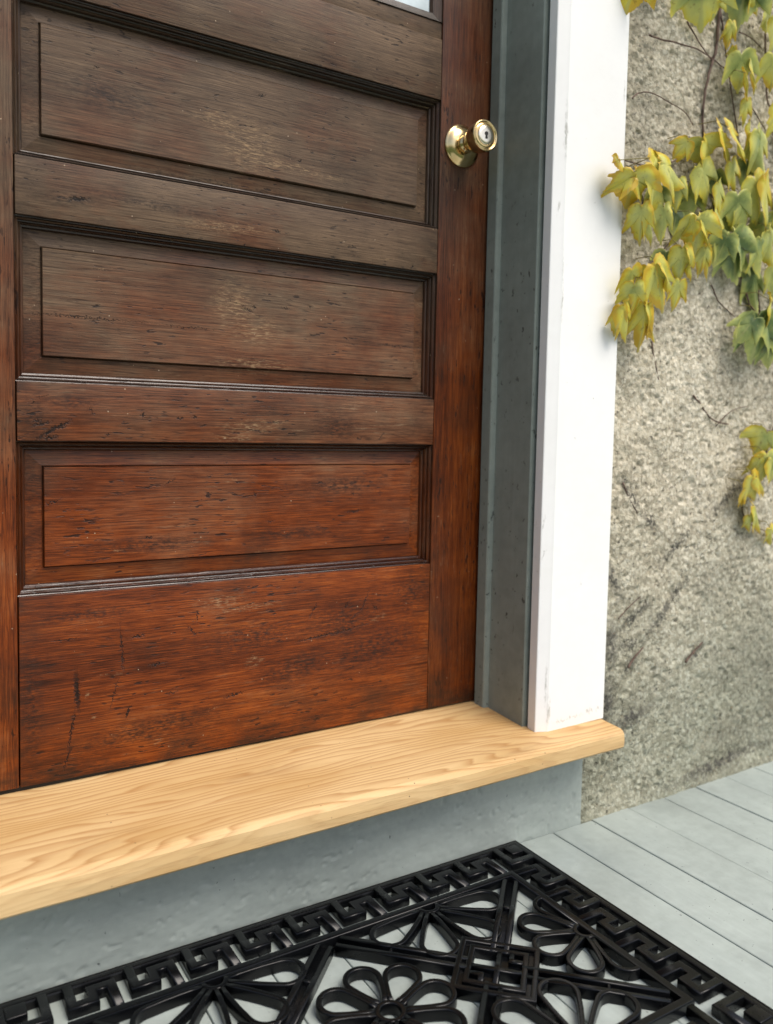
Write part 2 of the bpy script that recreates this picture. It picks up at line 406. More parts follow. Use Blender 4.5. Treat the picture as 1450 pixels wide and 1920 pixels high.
MARKS_CASING = [(0.885, 1.110, 0.060, 0.0035, 90), (0.877, 1.000, 0.014, 0.0022, 80), (0.888, 0.880, 0.070, 0.0022, 90), (0.888, 0.222, 0.030, 0.0045, 90), (0.882, 0.262, 0.040, 0.002, 90),
    (0.872, 0.470, 0.010, 0.0025, 60), (0.870, 0.520, 0.014, 0.002, 80), (0.926, 0.650, 0.004, 0.0018, 0), (0.985, 0.205, 0.030, 0.004, 5), (0.930, 0.200, 0.040, 0.003, 3), (1.006, 1.20, 0.02, 0.0016, 90), (0.950, 1.02, 0.0022, 0.0022, 0), (0.950, 0.42, 0.0022, 0.0022, 0)]
M = dict(
    sill=sill_mat(), stucco=stucco_mat(), brass=brass_mat(), rubber=rubber_mat(), leaf=leaf_mat(), stem=stem_mat(),
    white=paint('white_gloss_paint', (0.79, 0.79, 0.772), 0.42, var=0.025, chips=-0.15, chipcol=(0.30, 0.29, 0.25), bumps=0.07, stain=(0.70, 0.69, 0.64), marks=MARKS_CASING),
    jamb=paint('grey_green_frame_paint', (0.222, 0.252, 0.222), 0.45, brush=(170, 170, 5), var=0.20, chips=0.50, chipcol=(0.035, 0.036, 0.030), bumps=0.25, stain=(0.15, 0.165, 0.145)),
    floor=paint('grey_porch_floor_paint', (0.375, 0.425, 0.400), 0.42, brush=(110, 3.0, 110), var=0.20, chips=0.30, chipcol=(0.10, 0.11, 0.11), bumps=0.28, stain=(0.245, 0.29, 0.29)),
    plinth=paint('grey_masonry_paint', (0.320, 0.360, 0.332), 0.38, brush=(9, 60, 60), var=0.14, chips=0.05, chipcol=(0.09, 0.10, 0.10), bumps=0.45, stain=(0.235, 0.27, 0.25)),
    dark=simple('dark_void', (0.012, 0.011, 0.010), 0.9), under=simple('dirty_joist', (0.04, 0.036, 0.03), 0.95),
    pane=simple('sky_tinted_pane', (0.60, 0.69, 0.72), 0.12), grass=simple('lawn', (0.055, 0.095, 0.028), 0.95),  # pane's pale blue stands in for sky reflected in the glass
    plug=simple('sky_paled_brass_plug', (0.86, 0.80, 0.66), 0.25, metal=1.0), key=simple('keyhole_black', (0.006, 0.005, 0.004), 0.6),  # plug brass is paled to carry the bright sky reflection in its colour
)

# ------------------------------------------------------------------ setting: ground and porch floor
g = MB(); g.add([(-400, -400, -0.45), (400, -400, -0.45), (400, 400, -0.45), (-400, 400, -0.45)], [(0, 1, 2, 3)])
tag(g.build('ground', M['grass']), 'dark green lawn around the porch, outside the frame', kind='structure')

YW = -0.1215                                       # stucco face
porch = empty('porch_floor', (0.6, YW, 0), label='grey painted wooden porch floor of narrow boards', kind='structure')
PITCH = 0.0905
XB = [0.9285 + PITCH*i for i in range(-22, 24)]
for i in range(len(XB)-1):
    b = MB(); gap = 0.0008 + 0.0010*random.random(); dz = random.uniform(-0.0010, 0.0010)
    if abs(XB[i]-0.9285) < 1e-6: gap = 0.0022
    b.box(XB[i]+gap, XB[i+1]-gap*0.4, -2.2, YW+0.02 if XB[i] > 1.0 else YW-0.004, -0.024, dz, 0.0016)
    b.build('board', M['floor'], porch)
b = MB(); b.box(-1.2, 3.1, -2.15, 0.3, -0.20, -0.03); b.build('joist_bed', M['under'], porch)

# ------------------------------------------------------------------ stucco wall
wall = empty('stucco_wall', (1.5, YW, 0), label='rough pebbled tan stucco house wall beside the white door casing', cat='wall', kind='thing')
xs = np.concatenate([np.arange(0.990, 1.72, 0.0021), np.linspace(1.73, 3.2, 60)])
zs = np.concatenate([np.arange(-0.03, 1.50, 0.0023), np.linspace(1.52, 2.6, 40)])
XX, ZZ = np.meshgrid(xs, zs, indexing='ij')
H = np.zeros_like(XX)
for fq, am, sd in ((6, 0.0085, 1), (18, 0.0065, 2), (45, 0.0030, 6), (90, 0.0024, 3), (150, 0.0020, 4), (300, 0.0012, 5)):
    H += am*(vnoise(XX*fq+7.3, ZZ*fq+3.1, sd)-0.5)
gr = vnoise(XX*120, ZZ*120, 9); H -= 0.0035*np.clip((gr-0.72)/0.2, 0, 1)           # pock marks
# a trowelled foot where the coat meets the boards
foot = np.clip(1-(ZZ-0.0)/0.035, 0, 1); H = H*(1-0.6*foot) + 0.004*foot
H *= np.clip((XX-0.991)/0.012, 0.25, 1)
w = MB(); w.grid(xs.tolist(), zs.tolist(), (YW - H).tolist()); w.build('stucco_coat', M['stucco'], wall)
w = MB(); w.box(0.90, 3.2, YW+0.012, 0.30, -0.03, 2.6); w.build('wall_core', M['stucco'], wall)
w = MB(); w.box(-2.2, -0.13, YW, 0.30, -0.03, 2.6); w.build('wall_left_run', M['stucco'], wall)
w = MB(); w.box(-0.13, 0.90, YW, 0.30, 2.24, 2.6); w.build('wall_over_door', M['stucco'], wall)

# ------------------------------------------------------------------ painted base under the sill
YP = -0.1240
xs = np.arange(-0.13, 0.9935, 0.0024); zs = np.arange(-0.03, 0.163, 0.0022)
XX, ZZ = np.meshgrid(xs, zs, indexing='ij')
H = 0.0022*(vnoise(XX*9, ZZ*14, 21)-0.5) + 0.0012*(vnoise(XX*45, ZZ*60, 22)-0.5) + 0.0006*(vnoise(XX*150, ZZ*170, 23)-0.5)
ch = vnoise(XX*75, ZZ*90, 24)*0.6 + vnoise(XX*170, ZZ*190, 26)*0.4; zone = vnoise(XX*6, ZZ*9, 25)
H -= 0.0014*np.clip((ch-0.70)/0.10, 0, 1)*np.clip((zone-0.42)/0.2, 0, 1)
H += 0.0008*np.clip((0.27-ch)/0.1, 0, 1)*np.clip((zone-0.4)/0.2, 0, 1)
pl = empty('masonry_base', (0.43, YP, 0), label='grey painted masonry base with chipped paint under the oak sill', cat='base', kind='thing')
w = MB(); w.grid(xs.tolist(), zs.tolist(), (YP - H).tolist()); w.build('painted_face', M['plinth'], pl)
w = MB(); w.box(-0.13, 0.9930, YP+0.006, 0.30, -0.03, 0.150); w.build('core', M['plinth'], pl)

# ------------------------------------------------------------------ oak sill
def sill():
    mb = MB(); x0, x1 = -0.135, 1.010
    n = 40; rows = []
    for i in range(n+1):
        x = x0 + (x1-x0)*i/n; t = (x-x0)/(x1-x0)
        zb = 0.1902+0.0056*min(1, t/0.62); zf = 0.1780 + 0.0062*t            # the tread falls to the front
        sl_ = (zb-zf)/0.197
        th = 0.0355 - 0.005*t
        w_ = 0.0008*math.sin(x*23)+0.0005*math.sin(x*61)
        prof = [(0.07, zb+sl_*0.07), (0.0, zb), (-0.186, zb-0.186*sl_), (-0.1925, zf+0.0002), (-0.1972, zf-0.0022), (-0.2000, zf-0.0070),
                (-0.2005+w_*0.5, zf-th*0.55), (-0.2000, zf-th+0.0035), (-0.1975, zf-th+0.0006), (-0.1940, zf-th), (-0.115, zf-th), (0.07, zf-th)]
        rows.append([(x, p[0], p[1]+w_*0.3) for p in prof])
    m = len(rows[0]); vs = [p for r in rows for p in r]; fs = []
    for i in range(n):
        for j in range(m):
            fs.append((i*m+j, i*m+(j+1) % m, (i+1)*m+(j+1) % m, (i+1)*m+j))
    mb.add(vs, fs); mb.add(rows[0], [tuple(range(m))]); mb.add(rows[-1], [tuple(range(m))[::-1]])
    o = mb.build('door_sill', M['sill'])
    bm = bmesh.new(); bm.from_mesh(o.data); bmesh.ops.remove_doubles(bm, verts=bm.verts, dist=1e-6)
    bmesh.ops.recalc_face_normals(bm, faces=bm.faces)
    ed = [e for e in bm.edges if len(e.link_faces) == 2 and e.calc_face_angle(0) > 1.0 and all(v.co.x > 1.0 for v in e.verts)]
    bmesh.ops.bevel(bm, geom=ed, offset=0.003, segments=2, affect='EDGES')
    bm.to_mesh(o.data); bm.free()
    return tag(o, 'new pale oak door sill with curving grain and rounded nose', 'door sill', kind='thing')
sill()

# ------------------------------------------------------------------ frame: jambs, stops, casings
def sill_z(x, y):
    t = (x+0.135)/1.145; zf = 0.1780+0.0062*t; zb = 0.1902+0.0056*min(1, t/0.62)
    return zb + (zb-zf)/0.197*y
fr = empty('door_surround', (0.432, -0.06, 0.19), label='grey green door jamb with stop strip and broad white casing', cat='door surround', kind='thing')
TOP = 2.08
def mirror(x, side): return x if side > 0 else 0.889 - x
for side in (1, -1):
    def prism(name, prof, mat, zb, top=TOP, smooth=False):
        mb = MB(); P = [(mirror(x, side), y) for x, y in prof]
        if side < 0: P = P[::-1]
        n = len(P)
        vs = [(x, y, zb(x, y)) for x, y in P] + [(x, y, top) for x, y in P]
        mb.add(vs, [(i, (i+1) % n, (i+1) % n+n, i+n) for i in range(n)] + [tuple(range(n))[::-1], tuple(range(n, 2*n))])
        o = mb.build(name, mat, fr)
        bm = bmesh.new(); bm.from_mesh(o.data); bmesh.ops.recalc_face_normals(bm, faces=bm.faces); bm.to_mesh(o.data); bm.free()
        return o
    zb = lambda x, y: sill_z(x, y)-0.002
    prism('jamb', [(0.8620, 0.06), (0.8620, -0.1225), (0.8632, -0.1245), (0.900, -0.1245), (0.900, 0.06)] if False else
          [(0.8620, -0.0315), (0.8620, -0.1172), (0.8632, -0.1190), (0.900, -0.1190), (0.900, 0.06), (0.8785, 0.06), (0.8785, -0.0315)], M['jamb'], zb)
    prism('door_stop', [(0.8525, -0.0060), (0.8523, -0.0270), (0.8533, -0.0298), (0.8612, -0.0318), (0.8640, -0.0318), (0.8640, 0.0), (0.8780, 0.0), (0.8780, -0.0045), (0.8560, -0.0045)] if False else
          [(0.8525, -0.0060), (0.8523, -0.0275), (0.8535, -0.0297), (0.8620, -0.0312), (0.8780, -0.0312), (0.8780, -0.0060)], M['jamb'], zb)
    zc = lambda x, y: sill_z(0.93, -0.15) + (0.0012 if abs(x-mirror(1.0, side)) < 0.03 else -0.0005)
    prism('casing', [(0.8676, -0.1252), (0.8665, -0.1425), (0.8675, -0.1436), (0.8845, -0.1492), (0.8870, -0.1502), (1.0105, -0.1502), (1.0122, -0.1488), (1.0122, -0.112), (0.9, -0.112), (0.9, -0.1252)], M['white'], zc, top=2.06, )
hd = MB(); hd.box(-0.011, 0.900, -0.1235, 0.06, TOP, TOP+0.03); hd.build('head_jamb', M['jamb'], fr)
hd = MB(); hd.box(-0.13, 1.019, -0.1512, YW+0.01, TOP-0.02+0.002, TOP+0.14, 0.002); hd.build('head_casing', M['white'], fr)

# ------------------------------------------------------------------ door
door = empty('door', (0.448, 0.0, Z0-0.4485), label='old reddish brown panelled wooden door, greyed towards the top by weathering and painted-in sky sheen', cat='door', kind='thing')
DZ = lambda z: z + Z0
XL, XR = 0.1352, 0.7585
DB = DZ(-0.4480)
# worn spots on single pieces (centre x, z, half length, half width, angle)
def dm(l): return [(x, DZ(z), L, w_, a) for x, z, L, w_, a in l]
bot_scuff = dm([(0.60, -0.285, 0.10, 0.045, 8), (0.66, -0.33, 0.13, 0.05, 14), (0.52, -0.345, 0.10, 0.03, 10), (0.72, -0.25, 0.05, 0.05, 0), (0.30, -0.40, 0.16, 0.022, 6), (0.15, -0.35, 0.02, 0.11, 0), (0.45, -0.29, 0.10, 0.03, 4), (0.22, -0.235, 0.09, 0.012, 2)])
bot_gouge = dm([(0.262, -0.285, 0.040, 0.0013, 94), (0.252, -0.345, 0.028, 0.0010, 74), (0.205, -0.335, 0.034, 0.0042, 93), (0.198, -0.385, 0.036, 0.0018, 80), (0.193, -0.42, 0.02, 0.0016, 72),
    (0.283, -0.2705, 0.012, 0.0022, 5), (0.358, -0.272, 0.012, 0.0013, -50), (0.560, -0.302, 0.055, 0.0020, 6), (0.61, -0.297, 0.045, 0.0016, 9), (0.545, -0.262, 0.016, 0.0013, 60), (0.60, -0.262, 0.018, 0.0012, 48),
    (0.636, -0.254, 0.022, 0.0013, 66), (0.62, -0.275, 0.012, 0.0012, 40), (0.655, -0.268, 0.012, 0.0014, -40), (0.27, -0.372, 0.012, 0.0018, 70), (0.31, -0.312, 0.016, 0.0016, 5), (0.19, -0.265, 0.02, 0.0014, 2), (0.33, -0.355, 0.010, 0.0016, 0), (0.42, -0.372, 0.02, 0.0018, 8), (0.365, -0.252, 0.010, 0.0012, 88)])
bot_pale = dm([(0.452, -0.325, 0.020, 0.0075, 8), (0.448, -0.335, 0.012, 0.004, 4), (0.66, -0.285, 0.018, 0.006, 20), (0.40, -0.235, 0.05, 0.012, 2), (0.44, -0.247, 0.07, 0.006, 3), (0.218, -0.342, 0.006, 0.004, 80), (0.226, -0.372, 0.004, 0.003, 0), (0.388, -0.388, 0.012, 0.002, 12), (0.315, -0.276, 0.002, 0.002, 0), (0.235, -0.247, 0.006, 0.002, -20), (0.245, -0.318, 0.02, 0.0014, 2), (0.31, -0.42, 0.010, 0.006, 20)])
mid_gouge = dm([(0.185, 0.0085, 0.020, 0.0024, 24), (0.165, 0.011, 0.014, 0.0020, 14), (0.172, 0.000, 0.022, 0.0020, 30), (0.187, 0.0065, 0.010, 0.0020, 10), (0.160, 0.0155, 0.007, 0.0016, 12), (0.175, -0.0065, 0.013, 0.0026, 8), (0.225, 0.028, 0.007, 0.0014, -65), (0.165, 0.045, 0.010, 0.0010, 8), (0.155, 0.037, 0.006, 0.0010, 20),
    (0.34, 0.022, 0.006, 0.0022, 10), (0.36, 0.024, 0.004, 0.0016, 0), (0.50, 0.032, 0.008, 0.0012, 5), (0.29, 0.025, 0.004, 0.003, 60), (0.245, -0.001, 0.004, 0.0012, 0), (0.66, 0.002, 0.010, 0.0010, 50), (0.62, -0.002, 0.005, 0.0018, 0)])
mid_scuff = dm([(0.155, 0.02, 0.02, 0.035, 0), (0.20, 0.04, 0.05, 0.012, 0), (0.58, 0.015, 0.05, 0.03, 0)])
mid_pale = dm([(0.44, 0.012, 0.06, 0.012, 2), (0.42, -0.003, 0.05, 0.006, 0), (0.48, 0.02, 0.04, 0.004, 0)])
up_gouge = dm([(0.478, 0.2905, 0.009, 0.0022, -10), (0.495, 0.290, 0.004, 0.0012, 0), (0.43, 0.262, 0.01, 0.0011, 75), (0.21, 0.292, 0.016, 0.003, 6), (0.60, 0.285, 0.012, 0.0012, 3), (0.71, 0.268, 0.006, 0.0012, 60)])
up_scuff = dm([(0.20, 0.29, 0.05, 0.012, 4), (0.30, 0.30, 0.12, 0.008, -2)])
up_pale = dm([(0.40, 0.285, 0.10, 0.01, 2), (0.66, 0.274, 0.02, 0.002, 4)])
pb_pale = dm([(0.42, 0.178, 0.045, 0.055, 0), (0.24, 0.212, 0.02, 0.0016, 6), (0.45, 0.10, 0.08, 0.014, 0), (0.46, 0.15, 0.05, 0.03, 0)])
pb_gouge = dm([(0.225, 0.1480, 0.095, 0.0009, 0), (0.36, 0.1465, 0.06, 0.0006, 0), (0.70, 0.1450, 0.055, 0.0009, 0), (0.44, 0.178, 0.012, 0.0022, -10), (0.452, 0.183, 0.003, 0.003, 0), (0.425, 0.186, 0.018, 0.0010, -12), (0.60, 0.150, 0.006, 0.002, -20), (0.50, 0.186, 0.010, 0.0012, -4), (0.54, 0.192, 0.004, 0.0016, 20)])
pa_pale = dm([(0.44, 0.405, 0.06, 0.05, 0), (0.40, 0.43, 0.05, 0.02, 3), (0.50, 0.388, 0.12, 0.010, -3)])
pa_scuff = dm([(0.36, 0.345, 0.12, 0.010, 0), (0.46, 0.345, 0.09, 0.006, 2), (0.25, 0.43, 0.08, 0.03, -6), (0.40, 0.35, 0.2, 0.003, 0)])
pa_gouge = dm([(0.46, 0.478, 0.008, 0.0016, 6), (0.52, 0.40, 0.004, 0.002, 30), (0.235, 0.463, 0.004, 0.002, 0), (0.41, 0.345, 0.05, 0.0014, 0), (0.47, 0.343, 0.035, 0.0018, 2)])
pc_gouge = dm([(0.385, -0.082, 0.006, 0.0018, -8), (0.18, -0.088, 0.014, 0.0014, 20), (0.33, -0.065, 0.012, 0.0008, 30), (0.455, -0.085, 0.004, 0.002, 0), (0.56, -0.070, 0.008, 0.0014, 10), (0.62, -0.088, 0.010, 0.0010, 5), (0.48, -0.125, 0.010, 0.0012, 0), (0.62, -0.115, 0.020, 0.0010, 3), (0.30, -0.14, 0.010, 0.0014, 0)])
pc_scuff = dm([(0.60, -0.075, 0.10, 0.02, 2), (0.30, -0.15, 0.12, 0.015, 0), (0.52, -0.145, 0.10, 0.012, 0)])
pc_pale = dm([(0.42, -0.065, 0.014, 0.003, 8), (0.33, -0.062, 0.010, 0.0012, 24), (0.47, -0.17, 0.02, 0.002, 0), (0.26, -0.155, 0.012, 0.002, 4)])

def rail(z0, z1, mat, cut=0.0008):
    mb = MB(); mb.box(XL+0.0012, XR-cut, 0.0, 0.040, z0, z1, 0.0010); return mb.build('rail', mat, door)
rail(DB, DZ(-0.2048), door_wood('door_wood_bottom', seed=1, greying=-0.10, marks=(bot_scuff, bot_gouge, bot_pale)))
rail(DZ(-0.0102), DZ(0.0628), door_wood('door_wood_lock', seed=2, greying=0.02, marks=(mid_scuff, mid_gouge, mid_pale)))
rail(DZ(0.2636), DZ(0.3338), door_wood('door_wood_upper', seed=3, greying=0.12, marks=(up_scuff, up_gouge, up_pale)))
MR = door_wood('door_wood_top', seed=4, greying=0.05, dark=0.92)
rail(DZ(0.5338), DZ(0.6260), MR)
mb = MB(); mb.box(XL+0.0012, XR-0.0008, 0.0022, 0.040, DZ(0.6262), DZ(0.6520), 0.0012); mb.build('sash_ledge', MR, door)
rail(DZ(1.30), DZ(1.425), MR)
MV = door_wood('door_wood_stile', True, 5, -0.50, dark=0.64)
MV2 = door_wood('door_wood_stile_hinge', True, 6, -0.02)
for x0, x1, mt in ((0.024, XL-0.0004, MV2), (XR, 0.8745, MV)):
    mb = MB(); mb.box(x0, x1, 0.0, 0.040, DB, DZ(1.425), 0.0010); mb.build('stile', mt, door)

sw = MB(); nx = 24; vs = []  # black strip added to darken the gap under the door
for i in range(nx+1):
    x = 0.027+(0.872-0.027)*i/nx
    for y in (0.005, 0.036): vs += [(x, y, sill_z(x, y)+0.0004), (x, y, DB+0.001)]
sw.add(vs, [(4*i, 4*i+4, 4*i+5, 4*i+1) for i in range(nx)] + [(4*i+2, 4*i+3, 4*i+7, 4*i+6) for i in range(nx)] + [(4*i, 4*i+2, 4*i+6, 4*i+4) for i in range(nx)])
sw.build('gap_shade_strip', M['key'], door)
PROF = [(0.0, 0.0002), (0.0002, 0.0050), (0.0012, 0.0056), (0.0030, 0.0044), (0.0044, 0.0060), (0.0048, 0.0108), (0.0060, 0.0114), (0.0074, 0.0104), (0.0086, 0.0124), (0.0090, 0.0168), (0.0108, 0.0176), (0.0120, 0.0200), (0.0122, 0.0245)]
MH = door_wood('door_wood_moulding_shaded', seed=7, greying=-0.12, dark=0.24, gloss=0.17)  # shade on the moulding undersides is put into this darker wood colour
MHV = door_wood('door_wood_moulding_upright', True, seed=8, greying=-0.02, dark=0.50, gloss=0.06)
def loop_side(z0, z1, side, prof, name, mat):
    """one mitred length of a profile round an opening; side 0 bottom 1 right 2 top 3 left"""
    def corner(s, c):
        x0, x1, a0, a1 = XL+s, XR-s, z0+s, z1-s
        return [(x0, a0), (x1, a0), (x1, a1), (x0, a1)][c % 4]
    vs = []
    for s, y in prof:
        a = corner(s, side); b = corner(s, side+1)
        vs += [(a[0], y, a[1]), (b[0], y, b[1])]
    n = len(prof)
    mb = MB(); mb.add(vs, [(2*i, 2*i+1, 2*i+3, 2*i+2) for i in range(n-1)])
    return mb.build(name, mat, door)
def panel(z0, z1, mat):
    for sd in range(4):
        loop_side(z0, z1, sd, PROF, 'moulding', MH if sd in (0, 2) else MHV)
    mb = MB(); F = [(0.0112, 0.0222), (0.0312, 0.0186), (0.0319, 0.0188), (0.0322, 0.0222), (0.0333, 0.0222), (0.0337, 0.0144), (0.0344, 0.0136)]
    for sd in range(4):
        def corner(s, c):
            x0, x1, a0, a1 = XL+s, XR-s, z0+s, z1-s
            return [(x0, a0), (x1, a0), (x1, a1), (x0, a1)][c % 4]
        vs = []
        for s, y in F:
            a = corner(s, sd); b = corner(s, sd+1); vs += [(a[0], y, a[1]), (b[0], y, b[1])]
        mb.add(vs, [(2*i, 2*i+1, 2*i+3, 2*i+2) for i in range(len(F)-1)])
    s = 0.0344; y = 0.0136
    mb.add([(XL+s, y, z0+s), (XR-s, y, z0+s), (XR-s, y, z1-s), (XL+s, y, z1-s)], [(0, 1, 2, 3)])
    return mb.build('panel', mat, door)
panel(DZ(0.3338), DZ(0.5338), door_wood('door_wood_panel_a', seed=9, greying=0.10, marks=(pa_scuff, pa_gouge, pa_pale), dark=1.08))
panel(DZ(0.0628), DZ(0.2636), door_wood('door_wood_panel_b', seed=10, greying=0.08, marks=(None, pb_gouge, pb_pale)))
panel(DZ(-0.2048), DZ(-0.0102), door_wood('door_wood_panel_c', seed=11, greying=-0.02, marks=(pc_scuff, pc_gouge, pc_pale)))
mb = MB(); mb.box(XL-0.01, XR+0.01, 0.0262, 0.036, DB+0.05, DZ(0.60)); mb.build('panel_backing', M['dark'], door)
# glazed top
GB = [(0.0, 0.0004), (0.0003, 0.004), (0.006, 0.0065), (0.014, 0.009), (0.0165, 0.014), (0.0165, 0.020)]
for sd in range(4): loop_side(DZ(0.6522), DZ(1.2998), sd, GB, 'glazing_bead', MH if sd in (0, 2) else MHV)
mb = MB(); mb.box(XL+0.008, XR-0.008, 0.0155, 0.0195, DZ(0.661), DZ(1.291)); mb.build('glass_pane', M['pane'], door)
mb = MB(); mb.box(0.0, 0.889, 0.055, 0.058, 0.15, TOP); mb.build('inner_shade', M['dark'], door)

# knob: lathed about an axis pointing straight out of the door
KX, KZ = 0.7998, DZ(0.4702)
def lathe(prof, n=56):
    mb = MB(); vs = []; fs = []
    for r, d in prof:
        for k in range(n):
            a = 2*math.pi*k/n; vs.append((KX+r*math.cos(a), -d, KZ+r*math.sin(a)))
    for i in range(len(prof)-1):
        for k in range(n):
            fs.append((i*n+k, (i+1)*n+k, (i+1)*n+(k+1) % n, i*n+(k+1) % n))
    mb.add(vs, fs, True); return mb
lathe([(0.0332, -0.001), (0.0336, 0.0018), (0.0330, 0.0032), (0.0312, 0.0042), (0.0290, 0.0058), (0.0262, 0.0084), (0.0225, 0.0104), (0.0180, 0.0116), (0.0150, 0.0121), (0.0138, 0.0120)]).build('rosette', M['brass'], door)
knob = lathe([(0.0136, 0.010), (0.0140, 0.0135), (0.0130, 0.0155), (0.0108, 0.0170), (0.0100, 0.0195), (0.0100, 0.0235), (0.0112, 0.0255), (0.0140, 0.0268), (0.0152, 0.0285), (0.0152, 0.0300),
    (0.0168, 0.0318), (0.0192, 0.0345), (0.0214, 0.0400), (0.0228, 0.0465), (0.0236, 0.0530), (0.0239, 0.0575), (0.0239, 0.0605), (0.0234, 0.0625), (0.0222, 0.0632), (0.0208, 0.0626), (0.0202, 0.0610), (0.0198, 0.0606), (0.0190, 0.0612), (0.0182, 0.0618), (0.0160, 0.0621), (0.0140, 0.0622)]).build('doorknob', M['brass'], door)
lathe([(0.0148, 0.0618), (0.0146, 0.0634), (0.0138, 0.0641), (0.0090, 0.0644), (0.0001, 0.0646)], 40).build('key_cylinder', M['plug'], knob)
kh = MB()
def disc(cx, cz, r, n=14): return [(KX+cx+r*math.cos(2*math.pi*i/n), -0.0652, KZ+cz+r*math.sin(2*math.pi*i/n)) for i in range(n)]
d = disc(0, 0.0020, 0.0032); kh.add(d, [tuple(range(len(d)))]);
kh.add([(KX-0.0013, -0.0653, KZ+0.001), (KX+0.0013, -0.0653, KZ+0.001), (KX+0.0024, -0.0653, KZ-0.0056), (KX-0.0018, -0.0653, KZ-0.0056)], [(0, 1, 2, 3)])
kh.build('keyhole', M['key'], knob)

# ------------------------------------------------------------------ doormat
MX, MY = 0.8490, -0.1258               # back right corner; u runs left along the door, v out from it
MW, MD = 0.7676, 0.474
mat_o = empty('doormat', (MX-MW/2, MY-MD/2, 0), label='black rubber openwork doormat with key pattern border and flower lattice', cat='doormat')
def Pm(u, v, z): return (MX-u, MY-v, z)
def bar_mesh(mb, pts, w_, h, closed=False, z=0.0012, flat=0.42):
    """rounded bar swept along a path in mat coordinates, mitred at the turns"""
    P = [Vector((p[0], p[1])) for p in pts]; n = len(P)
    prof = [(-0.5, 0.0), (-0.5, 0.84), (-0.475, 0.91), (-0.42, 0.965), (-0.33, 0.99), (-0.22, 1.0), (0.22, 1.0), (0.33, 0.99), (0.42, 0.965), (0.475, 0.91), (0.5, 0.84), (0.5, 0.0)]
    vs = []; m = len(prof)
    for i in range(n):
        a = P[(i-1) % n] if (closed or i > 0) else None; c = P[(i+1) % n] if (closed or i < n-1) else None
        if a is None: t = (c-P[i]).normalized(); nn = Vector((-t.y, t.x)); sc = 1
        elif c is None: t = (P[i]-a).normalized(); nn = Vector((-t.y, t.x)); sc = 1
        else:
            t1 = (P[i]-a).normalized(); t2 = (c-P[i]).normalized()
            n1 = Vector((-t1.y, t1.x)); n2 = Vector((-t2.y, t2.x)); nn = n1+n2
            if nn.length < 1e-5: nn = n1
            nn.normalize(); sc = min(1.0/max(0.3, nn.dot(n1)), 1.6)
        for q, hh in prof:
            k = P[i] + nn*(q*w_*sc); vs.append(Pm(k.x, k.y, z + hh*(h-z)))
    fs = []
    for i in range(n if closed else n-1):
        j = (i+1) % n
        for k in range(m-1): fs.append((i*m+k, j*m+k, j*m+k+1, i*m+k+1))
    if not closed: fs += [tuple(range(m)), tuple(range((n-1)*m, n*m))[::-1]]
    mb.add(vs, fs, True)
    return mb
cnt = [0]
def bar(name, pts, w_, h, closed=False):
    cnt[0] += 1
    mb = MB(); bar_mesh(mb, pts, w_, h + 0.00007*(cnt[0] % 7), closed)
    return mb.build(name, M['rubber'], mat_o)
# rim: a sloping flange with two ridges
rim = MB()
RP = [(0.0, 0.0004), (0.0002, 0.0070), (0.0010, 0.0084), (0.0030, 0.0086), (0.0042, 0.0078), (0.0048, 0.0052), (0.0080, 0.0052), (0.0086, 0.0100), (0.0094, 0.0118), (0.0112, 0.0122), (0.0150, 0.0122), (0.0166, 0.0114), (0.0174, 0.0095), (0.0176, 0.0004)]
vs = []
for s, z in RP: vs += [Pm(s, s, z), Pm(MW-s, s, z), Pm(MW-s, MD-s, z), Pm(s, MD-s, z)]
rim.add(vs, [(4*i+k, 4*i+(k+1) % 4, 4*(i+1)+(k+1) % 4, 4*(i+1)+k) for i in range(len(RP)-1) for k in range(4)], False)
rim.build('rim', M['rubber'], mat_o)
U0, V0, CELL = 0.0818, 0.0860, 0.3020
U1, V1 = U0+2*CELL, V0+CELL
bar('inner_border', [(U0-0.004, V0-0.004), (U1+0.004, V0-0.004), (U1+0.004, V1+0.004), (U0-0.004, V1+0.004)], 0.0105, 0.0148, True)
BW, BH = 0.0112, 0.0140
# key pattern links: inner border -> out -> back -> out to the rim
def key_link(a, step, f):
    s = step/0.0652
    pts = [(a, 0.0745), (a, 0.0330), (a+0.0215*s, 0.0330), (a+0.0215*s, 0.0520), (a+0.0430*s, 0.0520), (a+0.0430*s, 0.0165)]
    bar('key_link', [f(p, q) for p, q in pts], BW, BH)
su = 0.0693
for k in range(9):
    a = U0+0.003+su*k
    key_link(a, su, lambda p, q: (p, q)); key_link(a, su, lambda p, q: (p, MD-q))
sv = 0.0652
for k in range(5):
    a = V0-0.002+sv*k
    key_link(a, sv, lambda p, q: (q, p)); key_link(a, sv, lambda p, q: (MW-q, p))
for fu in (lambda u: u, lambda u: MW-u):
    for fv in (lambda v: v, lambda v: MD-v):
        bar('corner_key', [(fu(0.0165), fv(0.0575)), (fu(0.0555), fv(0.0575)), (fu(0.0555), fv(0.0165))], BW, BH)
        p = MB(); x0, y0, _ = Pm(fu(0.0165), fv(0.0165), 0); x1, y1, _ = Pm(fu(0.0385), fv(0.0385), 0)
        p.box(min(x0, x1), max(x0, x1), min(y0, y1), max(y0, y1), 0.001, 0.0128, 0.0012); p.build('corner_pad', M['rubber'], mat_o)
